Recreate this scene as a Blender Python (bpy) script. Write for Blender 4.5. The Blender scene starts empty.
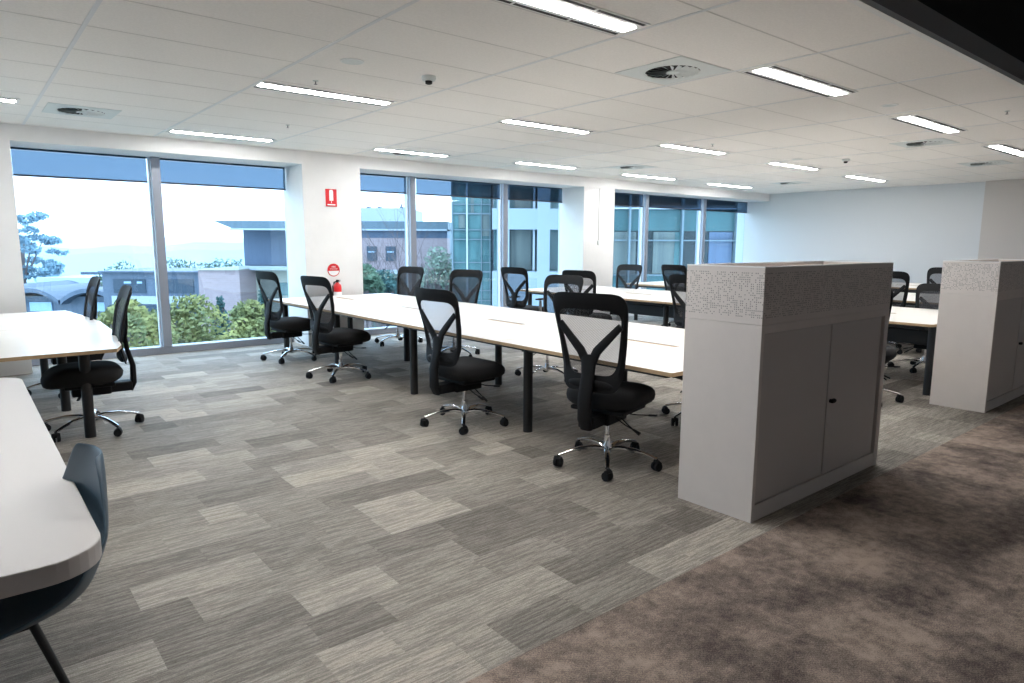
import bpy, bmesh, math, random
from mathutils import Vector, Matrix
random.seed(7)
PI = math.pi
sc = bpy.context.scene
C = sc.collection
H = 1.5                                   # eye height
F = 673.0
YAW, PITCH, ROLL = math.radians(39.51), math.radians(8.303), math.radians(0.246)
sy, cy, sp, cp = math.sin(YAW), math.cos(YAW), math.sin(PITCH), math.cos(PITCH)
FW = Vector((sy*cp, cy*cp, -sp))
R0 = Vector((cy, -sy, 0)); U0 = R0.cross(FW)
RT = R0*math.cos(ROLL)+U0*math.sin(ROLL)
UP = -R0*math.sin(ROLL)+U0*math.cos(ROLL)

# ------------------------------------------------------------------ materials
def srgb(r, g, b):
    f = lambda c: (c/255/12.92) if c/255 <= .04045 else ((c/255+.055)/1.055)**2.4
    return (f(r), f(g), f(b), 1)
def mat(name, col, rough=.6, metal=0., spec=.5, coat=0.):
    m = bpy.data.materials.new(name); m.use_nodes = True
    b = m.node_tree.nodes['Principled BSDF']
    b.inputs['Base Color'].default_value = col
    b.inputs['Roughness'].default_value = rough
    b.inputs['Metallic'].default_value = metal
    b.inputs['Specular IOR Level'].default_value = spec
    b.inputs['Coat Weight'].default_value = coat
    return m
class NT:
    def __init__(s, m): s.t = m.node_tree; s.b = s.t.nodes.get('Principled BSDF')
    def n(s, typ, **kw):
        x = s.t.nodes.new(typ)
        for k, v in kw.items(): setattr(x, k, v)
        return x
    def l(s, a, b): s.t.links.new(a, b)
    def math(s, op, a, b=None, c=None):
        x = s.n('ShaderNodeMath', operation=op)
        for i, v in enumerate((a, b, c)):
            if v is None: continue
            if isinstance(v, (int, float)): x.inputs[i].default_value = v
            else: s.l(v, x.inputs[i])
        return x.outputs[0]
    def mix(s, f, a, b):
        x = s.n('ShaderNodeMix', data_type='RGBA')
        for k, v in ((0, f), (6, a), (7, b)):
            if isinstance(v, (int, float)): x.inputs[k].default_value = v
            elif isinstance(v, tuple): x.inputs[k].default_value = v
            else: s.l(v, x.inputs[k])
        return x.outputs[2]
    def noise(s, vec, scale, detail=2., rough=.5):
        x = s.n('ShaderNodeTexNoise'); s.l(vec, x.inputs['Vector'])
        x.inputs['Scale'].default_value = scale; x.inputs['Detail'].default_value = detail
        x.inputs['Roughness'].default_value = rough
        return x.outputs['Fac']
    def bump(s, h, strength=.2, dist=.002):
        x = s.n('ShaderNodeBump'); x.inputs['Strength'].default_value = strength
        x.inputs['Distance'].default_value = dist; s.l(h, x.inputs['Height'])
        s.l(x.outputs[0], s.b.inputs['Normal'])
    def comb(s, x, y, z=0.):
        c = s.n('ShaderNodeCombineXYZ')
        for i, v in enumerate((x, y, z)):
            if isinstance(v, (int, float)): c.inputs[i].default_value = v
            else: s.l(v, c.inputs[i])
        return c.outputs[0]
    def obj(s):
        tc = s.n('ShaderNodeTexCoord'); sp_ = s.n('ShaderNodeSeparateXYZ'); s.l(tc.outputs['Object'], sp_.inputs[0])
        return tc.outputs['Object'], sp_.outputs[0], sp_.outputs[1], sp_.outputs[2]
    def wn(s, vec):
        w = s.n('ShaderNodeTexWhiteNoise', noise_dimensions='3D'); s.l(vec, w.inputs['Vector']); return w.outputs['Value']

def carpet_grey():
    m = mat('grey plank carpet', (.3, .28, .26, 1), .7, spec=.3); t = NT(m); v, x, y, z = t.obj()
    ROW = .243
    row = t.math('FLOOR', t.math('DIVIDE', t.math('SUBTRACT', y, 1.735), ROW))
    off = t.wn(t.comb(row, 3.3, 1.))
    xs = t.math('ADD', t.math('DIVIDE', x, .84), t.math('MULTIPLY', off, 7.3))
    col = t.math('FLOOR', xs)
    # some planks are cut into a short and a long piece
    fr = t.math('FRACT', xs)
    cut = t.math('MULTIPLY_ADD', t.wn(t.comb(row, col, 9.)), .6, .2)
    half = t.math('GREATER_THAN', fr, cut)
    a = t.wn(t.comb(row, col, 5.)); b = t.wn(t.comb(row, col, t.math('ADD', half, 11.)))
    tone = t.math('ADD', t.math('MULTIPLY', a, .45), t.math('MULTIPLY', b, .55))
    tone = t.math('MULTIPLY_ADD', t.math('SUBTRACT', tone, .5), 1.15, .52)
    sv = t.comb(t.math('MULTIPLY', x, 6.), t.math('MULTIPLY', y, 92.), t.math('MULTIPLY', tone, 40.))
    st = t.noise(sv, 1., 3., .6)
    st2 = t.noise(t.comb(t.math('MULTIPLY', x, 38.), t.math('MULTIPLY', y, 190.)), 1., 2., .7)
    fine = t.noise(v, 230., 3., .8)
    sramp = t.n('ShaderNodeMapRange'); t.l(st, sramp.inputs[0]); sramp.inputs[1].default_value = .42; sramp.inputs[2].default_value = .58
    f = t.math('ADD', t.math('MULTIPLY', tone, .60), t.math('MULTIPLY', sramp.outputs[0], .28))
    f = t.math('ADD', f, t.math('MULTIPLY', t.math('SUBTRACT', st2, .5), .75))
    f = t.math('ADD', f, t.math('MULTIPLY', t.math('SUBTRACT', fine, .5), 1.3))
    cr = t.n('ShaderNodeValToRGB'); t.l(f, cr.inputs[0]); e = cr.color_ramp.elements
    e[0].position = 0.02; e[0].color = srgb(92, 85, 78)
    e[1].position = .96; e[1].color = srgb(206, 196, 183)
    k = e.new(.36); k.color = srgb(130, 124, 116); k = e.new(.66); k.color = srgb(163, 156, 146)
    t.l(cr.outputs[0], t.b.inputs['Base Color']); t.bump(fine, .5, .004)
    return m
def carpet_brown():
    m = mat('brown mottled carpet', (.1, .08, .07, 1), .95, spec=.1); t = NT(m); v, x, y, z = t.obj()
    n1 = t.noise(v, 2.6, 8., .72); n2 = t.noise(v, 16., 5., .75); fine = t.noise(v, 190., 3., .8)
    vx = t.n('ShaderNodeTexWave', wave_type='BANDS', bands_direction='DIAGONAL'); t.l(v, vx.inputs[0]); vx.inputs['Scale'].default_value = 38.; vx.inputs['Distortion'].default_value = 3.
    f = t.math('ADD', t.math('MULTIPLY', n1, .75), t.math('MULTIPLY', n2, .35))
    f = t.math('MULTIPLY_ADD', t.math('SUBTRACT', f, .55), 3.4, .5)
    f = t.math('ADD', f, t.math('MULTIPLY', t.math('SUBTRACT', fine, .5), 2.2))
    f = t.math('ADD', f, t.math('MULTIPLY', t.math('SUBTRACT', vx.outputs['Fac'], .5), .12))
    # square tiles differ slightly
    tile = t.wn(t.comb(t.math('FLOOR', t.math('DIVIDE', x, .49)), t.math('FLOOR', t.math('DIVIDE', t.math('SUBTRACT', y, 1.735), .49)), 2.))
    f = t.math('ADD', f, t.math('MULTIPLY', t.math('SUBTRACT', tile, .5), .22))
    cr = t.n('ShaderNodeValToRGB'); t.l(f, cr.inputs[0]); e = cr.color_ramp.elements
    e[0].position = .05; e[0].color = srgb(84, 74, 71); e[1].position = .95; e[1].color = srgb(182, 163, 149)
    k = e.new(.5); k.color = srgb(134, 121, 113)
    t.l(cr.outputs[0], t.b.inputs['Base Color']); t.bump(fine, .5, .004)
    return m
def perforated(name, base):
    m = mat(name, base, .5); t = NT(m); v, x, y, z = t.obj()
    cs = .0115
    geo = t.n('ShaderNodeNewGeometry'); sn = t.n('ShaderNodeSeparateXYZ'); t.l(geo.outputs['True Normal'], sn.inputs[0])
    ax = t.math('GREATER_THAN', t.math('ABSOLUTE', sn.outputs[0]), .5)
    u = t.math('ADD', t.math('MULTIPLY', y, ax), t.math('MULTIPLY', x, t.math('SUBTRACT', 1., ax)))
    us = t.math('DIVIDE', u, cs); zs = t.math('DIVIDE', z, cs)
    wn = t.wn(t.comb(t.math('FLOOR', us), t.math('FLOOR', zs), ax))
    big = t.noise(t.comb(t.math('MULTIPLY', u, 1.), t.math('MULTIPLY', z, 1.)), 9., 2., .5)
    thr = t.math('MULTIPLY_ADD', t.math('SUBTRACT', big, .5), -1.5, .46)
    on = t.math('GREATER_THAN', wn, thr)
    du = t.math('ABSOLUTE', t.math('SUBTRACT', t.math('FRACT', us), .5)); dz = t.math('ABSOLUTE', t.math('SUBTRACT', t.math('FRACT', zs), .5))
    inside = t.math('LESS_THAN', t.math('MAXIMUM', du, dz), .26)
    side = t.math('LESS_THAN', t.math('ABSOLUTE', sn.outputs[2]), .5)
    edge = t.math('MULTIPLY', t.math('GREATER_THAN', z, .035), t.math('LESS_THAN', z, .275))
    h = t.math('MULTIPLY', t.math('MULTIPLY', on, inside), t.math('MULTIPLY', side, edge))
    t.l(t.mix(h, base, srgb(140, 134, 130)), t.b.inputs['Base Color'])
    return m
def glass(name, tint, refl=.06):
    m = bpy.data.materials.new(name); m.use_nodes = True; t = m.node_tree; t.nodes.clear()
    o = t.nodes.new('ShaderNodeOutputMaterial'); mx = t.nodes.new('ShaderNodeMixShader')
    tr = t.nodes.new('ShaderNodeBsdfTransparent'); gl = t.nodes.new('ShaderNodeBsdfGlossy')
    tr.inputs[0].default_value = tint; gl.inputs['Roughness'].default_value = .02
    mx.inputs[0].default_value = refl
    t.links.new(tr.outputs[0], mx.inputs[1]); t.links.new(gl.outputs[0], mx.inputs[2]); t.links.new(mx.outputs[0], o.inputs[0])
    return m
def seethrough(name, col, fac, tint=(1, 1, 1, 1), weave=None):
    m = mat(name, col, .7); t = m.node_tree; nt = NT(m)
    o = t.nodes['Material Output']; mx = t.nodes.new('ShaderNodeMixShader'); tr = t.nodes.new('ShaderNodeBsdfTransparent')
    tr.inputs[0].default_value = tint; mx.inputs[0].default_value = fac
    if weave:
        v, x, y, z = nt.obj()
        w = nt.math('SINE', nt.math('MULTIPLY', nt.math('ADD', z, nt.math('MULTIPLY', y, .55)), weave))
        nt.l(nt.math('MULTIPLY_ADD', w, .12, fac), mx.inputs[0])
    t.links.new(nt.b.outputs[0], mx.inputs[1]); t.links.new(tr.outputs[0], mx.inputs[2]); t.links.new(mx.outputs[0], o.inputs[0])
    return m
def emit(name, col, s):
    m = bpy.data.materials.new(name); m.use_nodes = True; t = m.node_tree; t.nodes.clear()
    o = t.nodes.new('ShaderNodeOutputMaterial'); e = t.nodes.new('ShaderNodeEmission')
    e.inputs[0].default_value = col; e.inputs[1].default_value = s; t.links.new(e.outputs[0], o.inputs[0])
    return m
def noisy(name, c1, c2, scale, rough=.8, stretch=(1, 1, 1), detail=3.):
    m = mat(name, c1, rough); t = NT(m); tc = t.n('ShaderNodeTexCoord'); mp = t.n('ShaderNodeMapping')
    mp.inputs['Scale'].default_value = stretch
    t.l(tc.outputs['Object'], mp.inputs[0]); f = t.noise(mp.outputs[0], scale, detail, .6)
    r = t.n('ShaderNodeMapRange'); t.l(f, r.inputs[0]); r.inputs[1].default_value = .35; r.inputs[2].default_value = .65
    t.l(t.mix(r.outputs[0], c1, c2), t.b.inputs['Base Color'])
    return m
def brickmat(name, c1, c2, mortar, w=.24, h=.086):
    m = mat(name, c1, .9); t = NT(m); v, x, y, z = t.obj()
    b = t.n('ShaderNodeTexBrick'); t.l(t.comb(x, z, 0.), b.inputs['Vector'])
    b.inputs['Color1'].default_value = c1; b.inputs['Color2'].default_value = c2; b.inputs['Mortar'].default_value = mortar
    b.inputs['Scale'].default_value = 1.; b.inputs['Brick Width'].default_value = w*1.3; b.inputs['Row Height'].default_value = h*1.3
    b.inputs['Mortar Size'].default_value = .008
    t.l(b.outputs[0], t.b.inputs['Base Color'])
    return m

M = dict(
    carpet=carpet_grey(), brown=carpet_brown(),
    wall=noisy('white paint', srgb(226, 226, 226), srgb(222, 222, 222), 3., .7),
    wallg=mat('cool grey wall', srgb(204, 207, 210), .7), wallw=mat('warm low daylight grey', srgb(192, 186, 182), .7),
    ceil=noisy('ceiling tile', srgb(236, 232, 227), srgb(230, 226, 221), 60., .9),
    tbar=mat('ceiling rail', srgb(214, 215, 216), .5),
    tbar2=mat('ceiling joint', srgb(206, 202, 197), .7),
    black=mat('black ceiling void', srgb(22, 21, 21), .9), fascia=mat('dark fascia', srgb(140, 138, 138), .7),
    alu=mat('window aluminium', srgb(150, 156, 168), .4, .35), hl_w=mat('painted highlight white', srgb(215, 222, 232), .45, .1),
    glass=glass('window glass', (.80, .91, .985, 1), .05),
    blind=seethrough('blind screen fabric', srgb(12, 14, 19), .55, (.16, .215, .28, 1)),
    hem=mat('blind hem', srgb(38, 40, 52), .5),
    top=noisy('white laminate', srgb(240, 236, 230), srgb(236, 232, 226), 5., .32),
    ply=noisy('wood edge', srgb(196, 168, 132), srgb(172, 142, 106), 30., .6, (1, 1, 12)),
    blk=mat('black powder coat', srgb(24, 24, 26), .5), blk2=mat('black plastic', srgb(22, 22, 24), .6, spec=.2),
    fabric=noisy('black seat fabric', srgb(17, 17, 19), srgb(25, 25, 27), 300., .95),
    mesh=seethrough('black back mesh', srgb(36, 37, 40), .40, (.95, .96, 1, 1), weave=650.),
    meshd=seethrough('dense back mesh', srgb(38, 39, 44), .16, (.9, .93, 1, 1), weave=500.),
    chrome=mat('polished chrome', srgb(225, 225, 228), .12, 1.),
    greyp=mat('grey plastic', srgb(128, 128, 130), .5),
    cab=noisy('pale grey cabinet steel', srgb(222, 214, 209), srgb(219, 211, 206), 8., .55),
    cabd=mat('cabinet door grey', srgb(199, 193, 190), .5), dark=mat('shadow gap', srgb(40, 38, 38), .8),
    perf=perforated('perforated planter steel', srgb(220, 212, 207)),
    red=mat('red enamel', srgb(200, 22, 30), .35), signred=mat('sign red', srgb(204, 28, 38), .5), white=mat('white gloss', srgb(240, 240, 240), .4),
    diff=emit('light diffuser', (1, .988, .972, 1), 24.), lite=mat('luminaire white', srgb(225, 225, 223), .5),
    vent=mat('vent white steel', srgb(205, 210, 208), .5),
    fgt=mat('matt pale table', srgb(206, 202, 200), .55), fge=mat('table edge', srgb(160, 154, 152), .6),
    blue=mat('slate blue shell', srgb(66, 88, 104), .5),
)

# ------------------------------------------------------------------ mesh tools
class MB:
    def __init__(s): s.v = []; s.f = []
    def add(s, vs, fs):
        o = len(s.v); s.v += [tuple(p) for p in vs]; s.f += [tuple(i+o for i in f) for f in fs]; return s
    def box(s, x0, x1, y0, y1, z0, z1):
        return s.add([(x0, y0, z0), (x1, y0, z0), (x1, y1, z0), (x0, y1, z0), (x0, y0, z1), (x1, y0, z1), (x1, y1, z1), (x0, y1, z1)],
                     [(0, 3, 2, 1), (4, 5, 6, 7), (0, 1, 5, 4), (1, 2, 6, 5), (2, 3, 7, 6), (3, 0, 4, 7)])
    def prism(s, pts, z0, z1):
        n = len(pts)
        a = sum(pts[i][0]*pts[(i+1) % n][1]-pts[(i+1) % n][0]*pts[i][1] for i in range(n))
        if a < 0: pts = pts[::-1]
        return s.add([(x, y, z0) for x, y in pts]+[(x, y, z1) for x, y in pts],
                     [tuple(range(n-1, -1, -1)), tuple(range(n, 2*n))]+[(i, (i+1) % n, n+(i+1) % n, n+i) for i in range(n)])
    def cyl(s, p0, p1, r0, r1=None, n=16):
        return s.sweep([p0, p1], [(r0, r0), (r0 if r1 is None else r1,)*2], n=n, e=2)
    def sweep(s, pts, wh, n=10, e=3., ref=None, cap=True):
        pts = [Vector(p) for p in pts]; rings = []
        if not isinstance(wh, list): wh = [wh]*len(pts)
        for i, p in enumerate(pts):
            d = (pts[min(i+1, len(pts)-1)]-pts[max(i-1, 0)]).normalized()
            rf = Vector(ref) if ref else (Vector((0, 0, 1)) if abs(d.z) < .9 else Vector((1, 0, 0)))
            a = d.cross(rf)
            if a.length < 1e-4: a = d.cross(Vector((0, 1, 0)))
            a.normalize(); b = a.cross(d).normalized()
            w, h = wh[i]
            ring = []
            for k in range(n):
                t = 2*PI*(k+.5)/n; c_, s_ = math.cos(t), math.sin(t)
                ring.append(p+a*w*math.copysign(abs(c_)**(2/e), c_)+b*h*math.copysign(abs(s_)**(2/e), s_))
            rings.append(ring)
        vs = [q for r in rings for q in r]; fs = []
        for i in range(len(rings)-1):
            for k in range(n):
                k2 = (k+1) % n
                fs.append((i*n+k, i*n+k2, (i+1)*n+k2, (i+1)*n+k))
        if cap:
            fs.append(tuple(range(n-1, -1, -1))); m = (len(rings)-1)*n; fs.append(tuple(range(m, m+n)))
        return s.add(vs, fs)
    def lathe(s, prof, n=20, c=(0, 0, 0)):
        vs = []; fs = []
        for r, z in prof:
            for k in range(n):
                t = 2*PI*k/n; vs.append((c[0]+r*math.cos(t), c[1]+r*math.sin(t), c[2]+z))
        for i in range(len(prof)-1):
            for k in range(n):
                k2 = (k+1) % n; fs.append((i*n+k, i*n+k2, (i+1)*n+k2, (i+1)*n+k))
        fs.append(tuple(range(n-1, -1, -1))); m = (len(prof)-1)*n; fs.append(tuple(range(m, m+n)))
        return s.add(vs, fs)
    def sell(s, c, r, ex=3., ez=2.4, nu=28, nv=12, fn=None):
        vs = []; fs = []
        for j in range(nv+1):
            ph = -PI/2+PI*j/nv
            for i in range(nu):
                th = 2*PI*i/nu
                g = lambda q, e: math.copysign(abs(q)**(2/e), q)
                x = r[0]*g(math.cos(ph), ez)*g(math.cos(th), ex); y = r[1]*g(math.cos(ph), ez)*g(math.sin(th), ex); z = r[2]*g(math.sin(ph), ez)
                if fn: x, y, z = fn(x, y, z)
                vs.append((c[0]+x, c[1]+y, c[2]+z))
        for j in range(nv):
            for i in range(nu):
                i2 = (i+1) % nu; fs.append((j*nu+i, j*nu+i2, (j+1)*nu+i2, (j+1)*nu+i))
        return s.add(vs, fs)
    def xf(s, mtx):
        s.v = [tuple(mtx @ Vector(p)) for p in s.v]; return s
    def build(s, name, m, parent=None, smooth=False, bevel=0., loc=None, seg=2):
        me = bpy.data.meshes.new(name); me.from_pydata(s.v, [], s.f); me.update()
        bm = bmesh.new(); bm.from_mesh(me); bmesh.ops.remove_doubles(bm, verts=bm.verts, dist=1e-6)
        bmesh.ops.recalc_face_normals(bm, faces=bm.faces); bm.to_mesh(me); bm.free()
        me.materials.append(m)
        if smooth:
            me.polygons.foreach_set('use_smooth', [True]*len(me.polygons))
            try: me.set_sharp_from_angle(angle=math.radians(40))
            except Exception: pass
        o = bpy.data.objects.new(name, me); C.objects.link(o)
        if bevel:
            b = o.modifiers.new('b', 'BEVEL'); b.width = bevel; b.segments = seg; b.limit_method = 'ANGLE'
        if parent: o.parent = parent
        if loc: o.location = loc
        return o
def tag(o, label=None, cat=None, group=None, kind=None):
    if label: o['label'] = label
    if cat: o['category'] = cat
    if group: o['group'] = group
    if kind: o['kind'] = kind
    return o
def empty(name, loc=(0, 0, 0), rz=0., label=None, cat=None, group=None, kind=None):
    o = bpy.data.objects.new(name, None); C.objects.link(o); o.location = loc; o.rotation_euler = (0, 0, rz)
    o.empty_display_size = .2
    return tag(o, label, cat, group, kind)
def S(name, mb, m, bevel=0., parent=None):
    o = mb.build(name, m, parent, bevel=bevel)
    if parent is None: o['kind'] = 'structure'
    return o
KIDS = {}
def children(o): return [c for c in C.objects if c.parent == o]
def copy_tree(o, parent=None, kids=None):
    if kids is None:
        kids = {}
        for c in C.objects:
            if c.parent: kids.setdefault(c.parent.name, []).append(c)
    c = o.copy(); C.objects.link(c)
    if parent: c.parent = parent
    for ch in kids.get(o.name, []): copy_tree(ch, c, kids)
    return c
def seg_pts(a, b, n): return [tuple(a[k]+(b[k]-a[k])*i/n for k in range(3)) for i in range(n+1)]
def flat_text(txt, size, name, m, parent, loc, rot, depth=.001):
    cu = bpy.data.curves.new(name, 'FONT'); cu.body = txt; cu.size = size; cu.extrude = depth; cu.align_x = 'CENTER'; cu.align_y = 'CENTER'
    o = bpy.data.objects.new(name, cu); C.objects.link(o)
    dg = bpy.context.evaluated_depsgraph_get(); me = bpy.data.meshes.new_from_object(o.evaluated_get(dg))
    bpy.data.objects.remove(o); me.materials.clear(); me.materials.append(m)
    p = bpy.data.objects.new(name, me); C.objects.link(p); p.location = loc; p.rotation_euler = rot
    if parent: p.parent = parent
    return p

# ------------------------------------------------------------------ the room
XL, XR, YB, YW, YK = -6.0, 16.2, -4.5, 9.94, 9.35       # left, right, back, glass line, column face
ZC, ZS, YE, ZB = 2.77, 2.59, 1.74, 3.7
S('floor', MB().box(XL, XR, YE, YW+.3, -.12, 0), M['carpet'])
S('floor_walkway', MB().box(XL, XR, YB, YE, -.12, 0), M['brown'])
S('ceiling', MB().box(XL, XR, YE+.02, YW+.3, ZC, ZC+.1), M['ceil'])
S('ceiling_void', MB().box(XL, XR, YB, YE, ZB, ZB+.1), M['black'])
# grid rails of the tiled ceiling
XG = [-5.73, -4.44, -3.15, -1.86, -.57, .72, 2.01, 3.30, 4.59, 5.88, 7.22, 8.60, 10.03, 11.45, 12.95, 14.5]
YG = [2.355+.63*k for k in range(12)]
g = MB()
for x in XG: g.box(x-.013, x+.013, YE+.02, YK, ZC-.0025, ZC+.003)
S('trim_1', g, M['tbar'])
g = MB()
for y in YG: g.box(XL, XR, y-.005, y+.005, ZC-.0012, ZC+.003)
S('trim_2', g, M['tbar2'])
S('trim_3', MB().box(XL, XR, YE-.012, YE+.03, ZC-.012, ZC+.02), M['lite'])
S('trim_4', MB().box(XL, XR, YE-.01, YE+.02, ZC+.02, ZC+.15), M['fascia'])
S('wall_upper', MB().box(XL, XR, YE+.0, YE+.02, ZC+.15, ZB), M['black'])
S('wall_bulkhead', MB().box(XL, XR, YK, YW+.12, ZS, ZC), M['wall'])
S('wall_left', MB().box(XL-.15, XL, YB, YW+.3, 0, ZB), M['wall'])
S('wall_back', MB().box(XL, XR, YB-.15, YB, 0, ZB), M['wall'])
S('wall_right', MB().box(XR, XR+.15, YB, YW+.3, 0, ZB), M['wallg'])  # greyer and cooler than the other walls
S('wall_right_return', MB().box(XR-.12, XR, YB, 4.62, 0, ZC), M['wallw'])  # warm tone of the weaker daylight here is put into the wall colour
S('wall_column_left', MB().box(-.35, .585, YK, YW+.12, 0, ZS), M['wall'])
S('wall_column_middle', MB().box(3.88, 4.77, YK, YW+.12, 0, ZS), M['wall'])
S('wall_column_far', MB().box(9.50, 10.37, YK, YW+.12, 0, ZS), M['wall'])

# ------------------------------------------------------------------ windows and blinds
bays = [(-6.0, -.35, [-4.1, -2.2]), (.585, 3.88, [2.135]), (4.77, 9.50, [6.01, 8.0]), (10.37, 16.2, [12.07, 14.25])]
bl_labels = {
    (1, 0): 'sheer roller blind over the pane beside the tall gum tree view', (1, 1): 'sheer roller blind above the view of the jutting roof',
    (2, 0): 'sheer roller blind just right of the column with red signs', (2, 1): 'roller blind part blue part black, above the bare trees',
    (2, 2): 'dark roller blind above the pale concrete building view', (3, 0): 'narrow dark roller blind right of the column with the hanging cord',
    (3, 1): 'wide dark roller blind in the middle pane of the far window', (3, 2): 'dark roller blind in the pane nearest the far end wall',
    (0, 0): 'roller blind beyond the left edge, first pane', (0, 1): 'roller blind beyond the left edge, middle pane', (0, 2): 'roller blind beyond the left edge, last pane'}
for bi, (x0, x1, mull) in enumerate(bays):
    w = empty('window_%d' % (bi+1), ((x0+x1)/2, YW, 0), kind='structure')
    ox = (x0+x1)/2
    fr = MB()
    fr.box(x0-ox, x1-ox, -.02, .16, 0, .095); fr.box(x0-ox, x1-ox, .05, .13, 2.575, ZS)
    fr.build('sill_frame', M['alu'], w, bevel=.004)
    for mx in mull:
        MB().box(mx-ox-.055, mx-ox+.055, -.04, .16, .095, ZS).build('mullion', M['alu'], w, bevel=.006)
        MB().box(mx-ox-.075, mx-ox-.055, .03, .09, .095, ZS).build('mullion_highlight', M['hl_w'], w)  # white strip paints the side light on the mullion's left flank
    edges = [x0]+mull+[x1]
    for k in range(len(edges)-1):
        a, b = edges[k]+(.055 if k else .0), edges[k+1]-(.055 if k < len(edges)-2 else 0.)
        MB().box(a-ox, b-ox, .075, .083, .095, 2.56).build('pane', M['glass'], w)
        if bi == 0 : continue
        t = empty('roller_blind', ((a+b)/2, YW+.015, 2.3), label=bl_labels[(bi, k)], cat='roller blind', group='roller blinds along the windows')
        hw = (b-a)/2-(.03 if k < len(edges)-2 else .0)-.01
        zb = 2.325-.004*(2-bi)-2.3 if bi > 1 else 2.280-2.3
        # cloth as a shallow box of woven screen, hem bar below it, tube above
        MB().add([(-hw, 0, zb), (hw, 0, zb), (hw, 0, ZS-2.3-.002), (-hw, 0, ZS-2.3-.002)], [(0, 1, 2, 3)]).build('blind_cloth', M['blind'], t)
        MB().box(-hw, hw, -.008, .008, zb-.022, zb).build('hem_bar', M['hem'], t)

# ------------------------------------------------------------------ ceiling fittings
def luminaire(x, y, L, label):
    t = empty('ceiling_light', (x+L/2, y, ZC), label=label, cat='ceiling light', group='slim recessed lights in the tiled ceiling')
    h = L/2-.01
    MB().box(-h, h, -.135, .135, -.006, .001).build('housing', M['lite'], t, bevel=.002)
    MB().box(-h+.03, h-.03, -.051, .051, -.010, -.006).build('diffuser', M['diff'], t)
    for sgn in (-1, 1):
        s_ = MB()
        for k in range(3):
            a = -h+.01+k*(2*h-.02)/3; s_.box(a+.01, a+(2*h-.02)/3-.01, sgn*.108-.013, sgn*.108+.013, -.0075, -.006)
        s_.build('air_slot', M['dark'], t)
for a in [
    (1.98, 2.83, 1.29, 'large recessed light cut off by the top edge of the picture, nearest overhead'),
    (4.63, 2.83, 1.35, 'recessed light beside the round swirl vent, near the dark ceiling edge'),
    (7.42, 2.90, 1.45, 'recessed light with a small square vent in front, third along the dark ceiling edge'),
    (10.4, 2.95, 1.55, 'recessed light at the right edge of the picture, closest to the return wall'),
    (2.00, 5.70, 1.24, 'long recessed light hanging over the near end of the aisle, left of the smoke detector'),
    (4.53, 5.66, 1.26, 'recessed light over the middle of the long white bench table'),
    (7.18, 5.68, 1.37, 'recessed light in the middle row, third from the left'),
    (10.05, 5.80, 1.42, 'recessed light in the middle row, fourth from the left'),
    (13.0, 5.95, 1.55, 'recessed light in the middle row, nearest the far wall'),
    (2.03, 8.70, 1.22, 'recessed light above the second blue window pane, beside the bulkhead'),
    (4.56, 8.50, 1.2, 'recessed light in front of the sign column, beside the bulkhead'),
    (7.00, 8.40, 1.3, 'recessed light above the blinds of the middle window, beside the bulkhead'),
    (9.67, 8.52, 1.5, 'recessed light in front of the cord column, beside the bulkhead'),
    (12.5, 8.62, 1.6, 'faint recessed light above the far window, beside the bulkhead'),
    (-.67, 7.84, 1.27, 'recessed light cut off by the left edge of the picture'),
    (-3.1, 5.70, 1.27, 'recessed light outside the picture to the left'),
    (-.6, 2.83, 1.27, 'recessed light outside the picture above the pale table')]:
    luminaire(*a)
def vent(x, y, label, sx=.6):
    t = empty('ceiling_vent', (x, y, ZC), label=label, cat='air vent', group='square swirl air vents in the ceiling')
    p = MB()
    n = 32; r = .2
    sq = []
    for k in range(n):
        th = 2*PI*k/n; q = max(abs(math.cos(th)), abs(math.sin(th))); sq.append((sx/2*math.cos(th)/q, .3*math.sin(th)/q))
    vs = [(a, b, -.004) for a, b in sq]+[(r*math.cos(2*PI*k/n), r*math.sin(2*PI*k/n), -.007) for k in range(n)]
    p.add(vs, [(k, n+k, n+(k+1) % n, (k+1) % n) for k in range(n)])
    p.add([(a, b, 0) for a, b in sq]+[(a, b, -.004) for a, b in sq], [(k, (k+1) % n, n+(k+1) % n, n+k) for k in range(n)])
    p.build('face_plate', M['vent'], t)
    MB().lathe([(.2, -.001), (.2, -.002)], 32).build('air_opening', M['dark'], t)
    MB().lathe([(.05, -.012), (.05, -.002)], 20).build('hub', M['vent'], t)
    b_ = MB()
    for k in range(20):
        th = 2*PI*k/20; c_, s_ = math.cos(th), math.sin(th)
        P = lambda rr, off, z: (rr*c_-off*s_, rr*s_+off*c_, z)
        b_.add([P(.05, -.004, -.004), P(.195, -.016, -.004), P(.195, .014, -.016), P(.05, .004, -.012)], [(0, 1, 2, 3)])
    b_.build('swirl_blades', M['vent'], t)
for a in [(4.25, 3.29, 'large swirl air vent between the two nearest lights'), (1.10, 8.02, 'swirl air vent above the left window, near the bulkhead'),
          (5.15, 8.63, 'swirl air vent between lights in front of the middle window'), (9.55, 3.45, 'swirl air vent behind the third light along the dark edge'),
          (12.6, 3.65, 'swirl air vent near the right return wall'), (8.9, 7.65, 'small looking swirl vent above the column with the cord'), (13.6, 7.4, 'faint swirl vent near the far end wall corner')]:
    vent(*a)
def sprinkler(x, y, label):
    t = empty('fire_sprinkler', (x, y, ZC), label=label, cat='sprinkler', group='small fire sprinklers in the ceiling')
    t.scale = (.7, .7, .7)
    MB().lathe([(.032, .001), (.03, -.008), (.014, -.010)], 16).build('escutcheon', M['vent'], t)
    MB().cyl((0, 0, -.01), (0, 0, -.04), .006, .005, 8).lathe([(.02, -.040), (.02, -.043)], 12).build('nozzle', M['greyp'], t)
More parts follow.
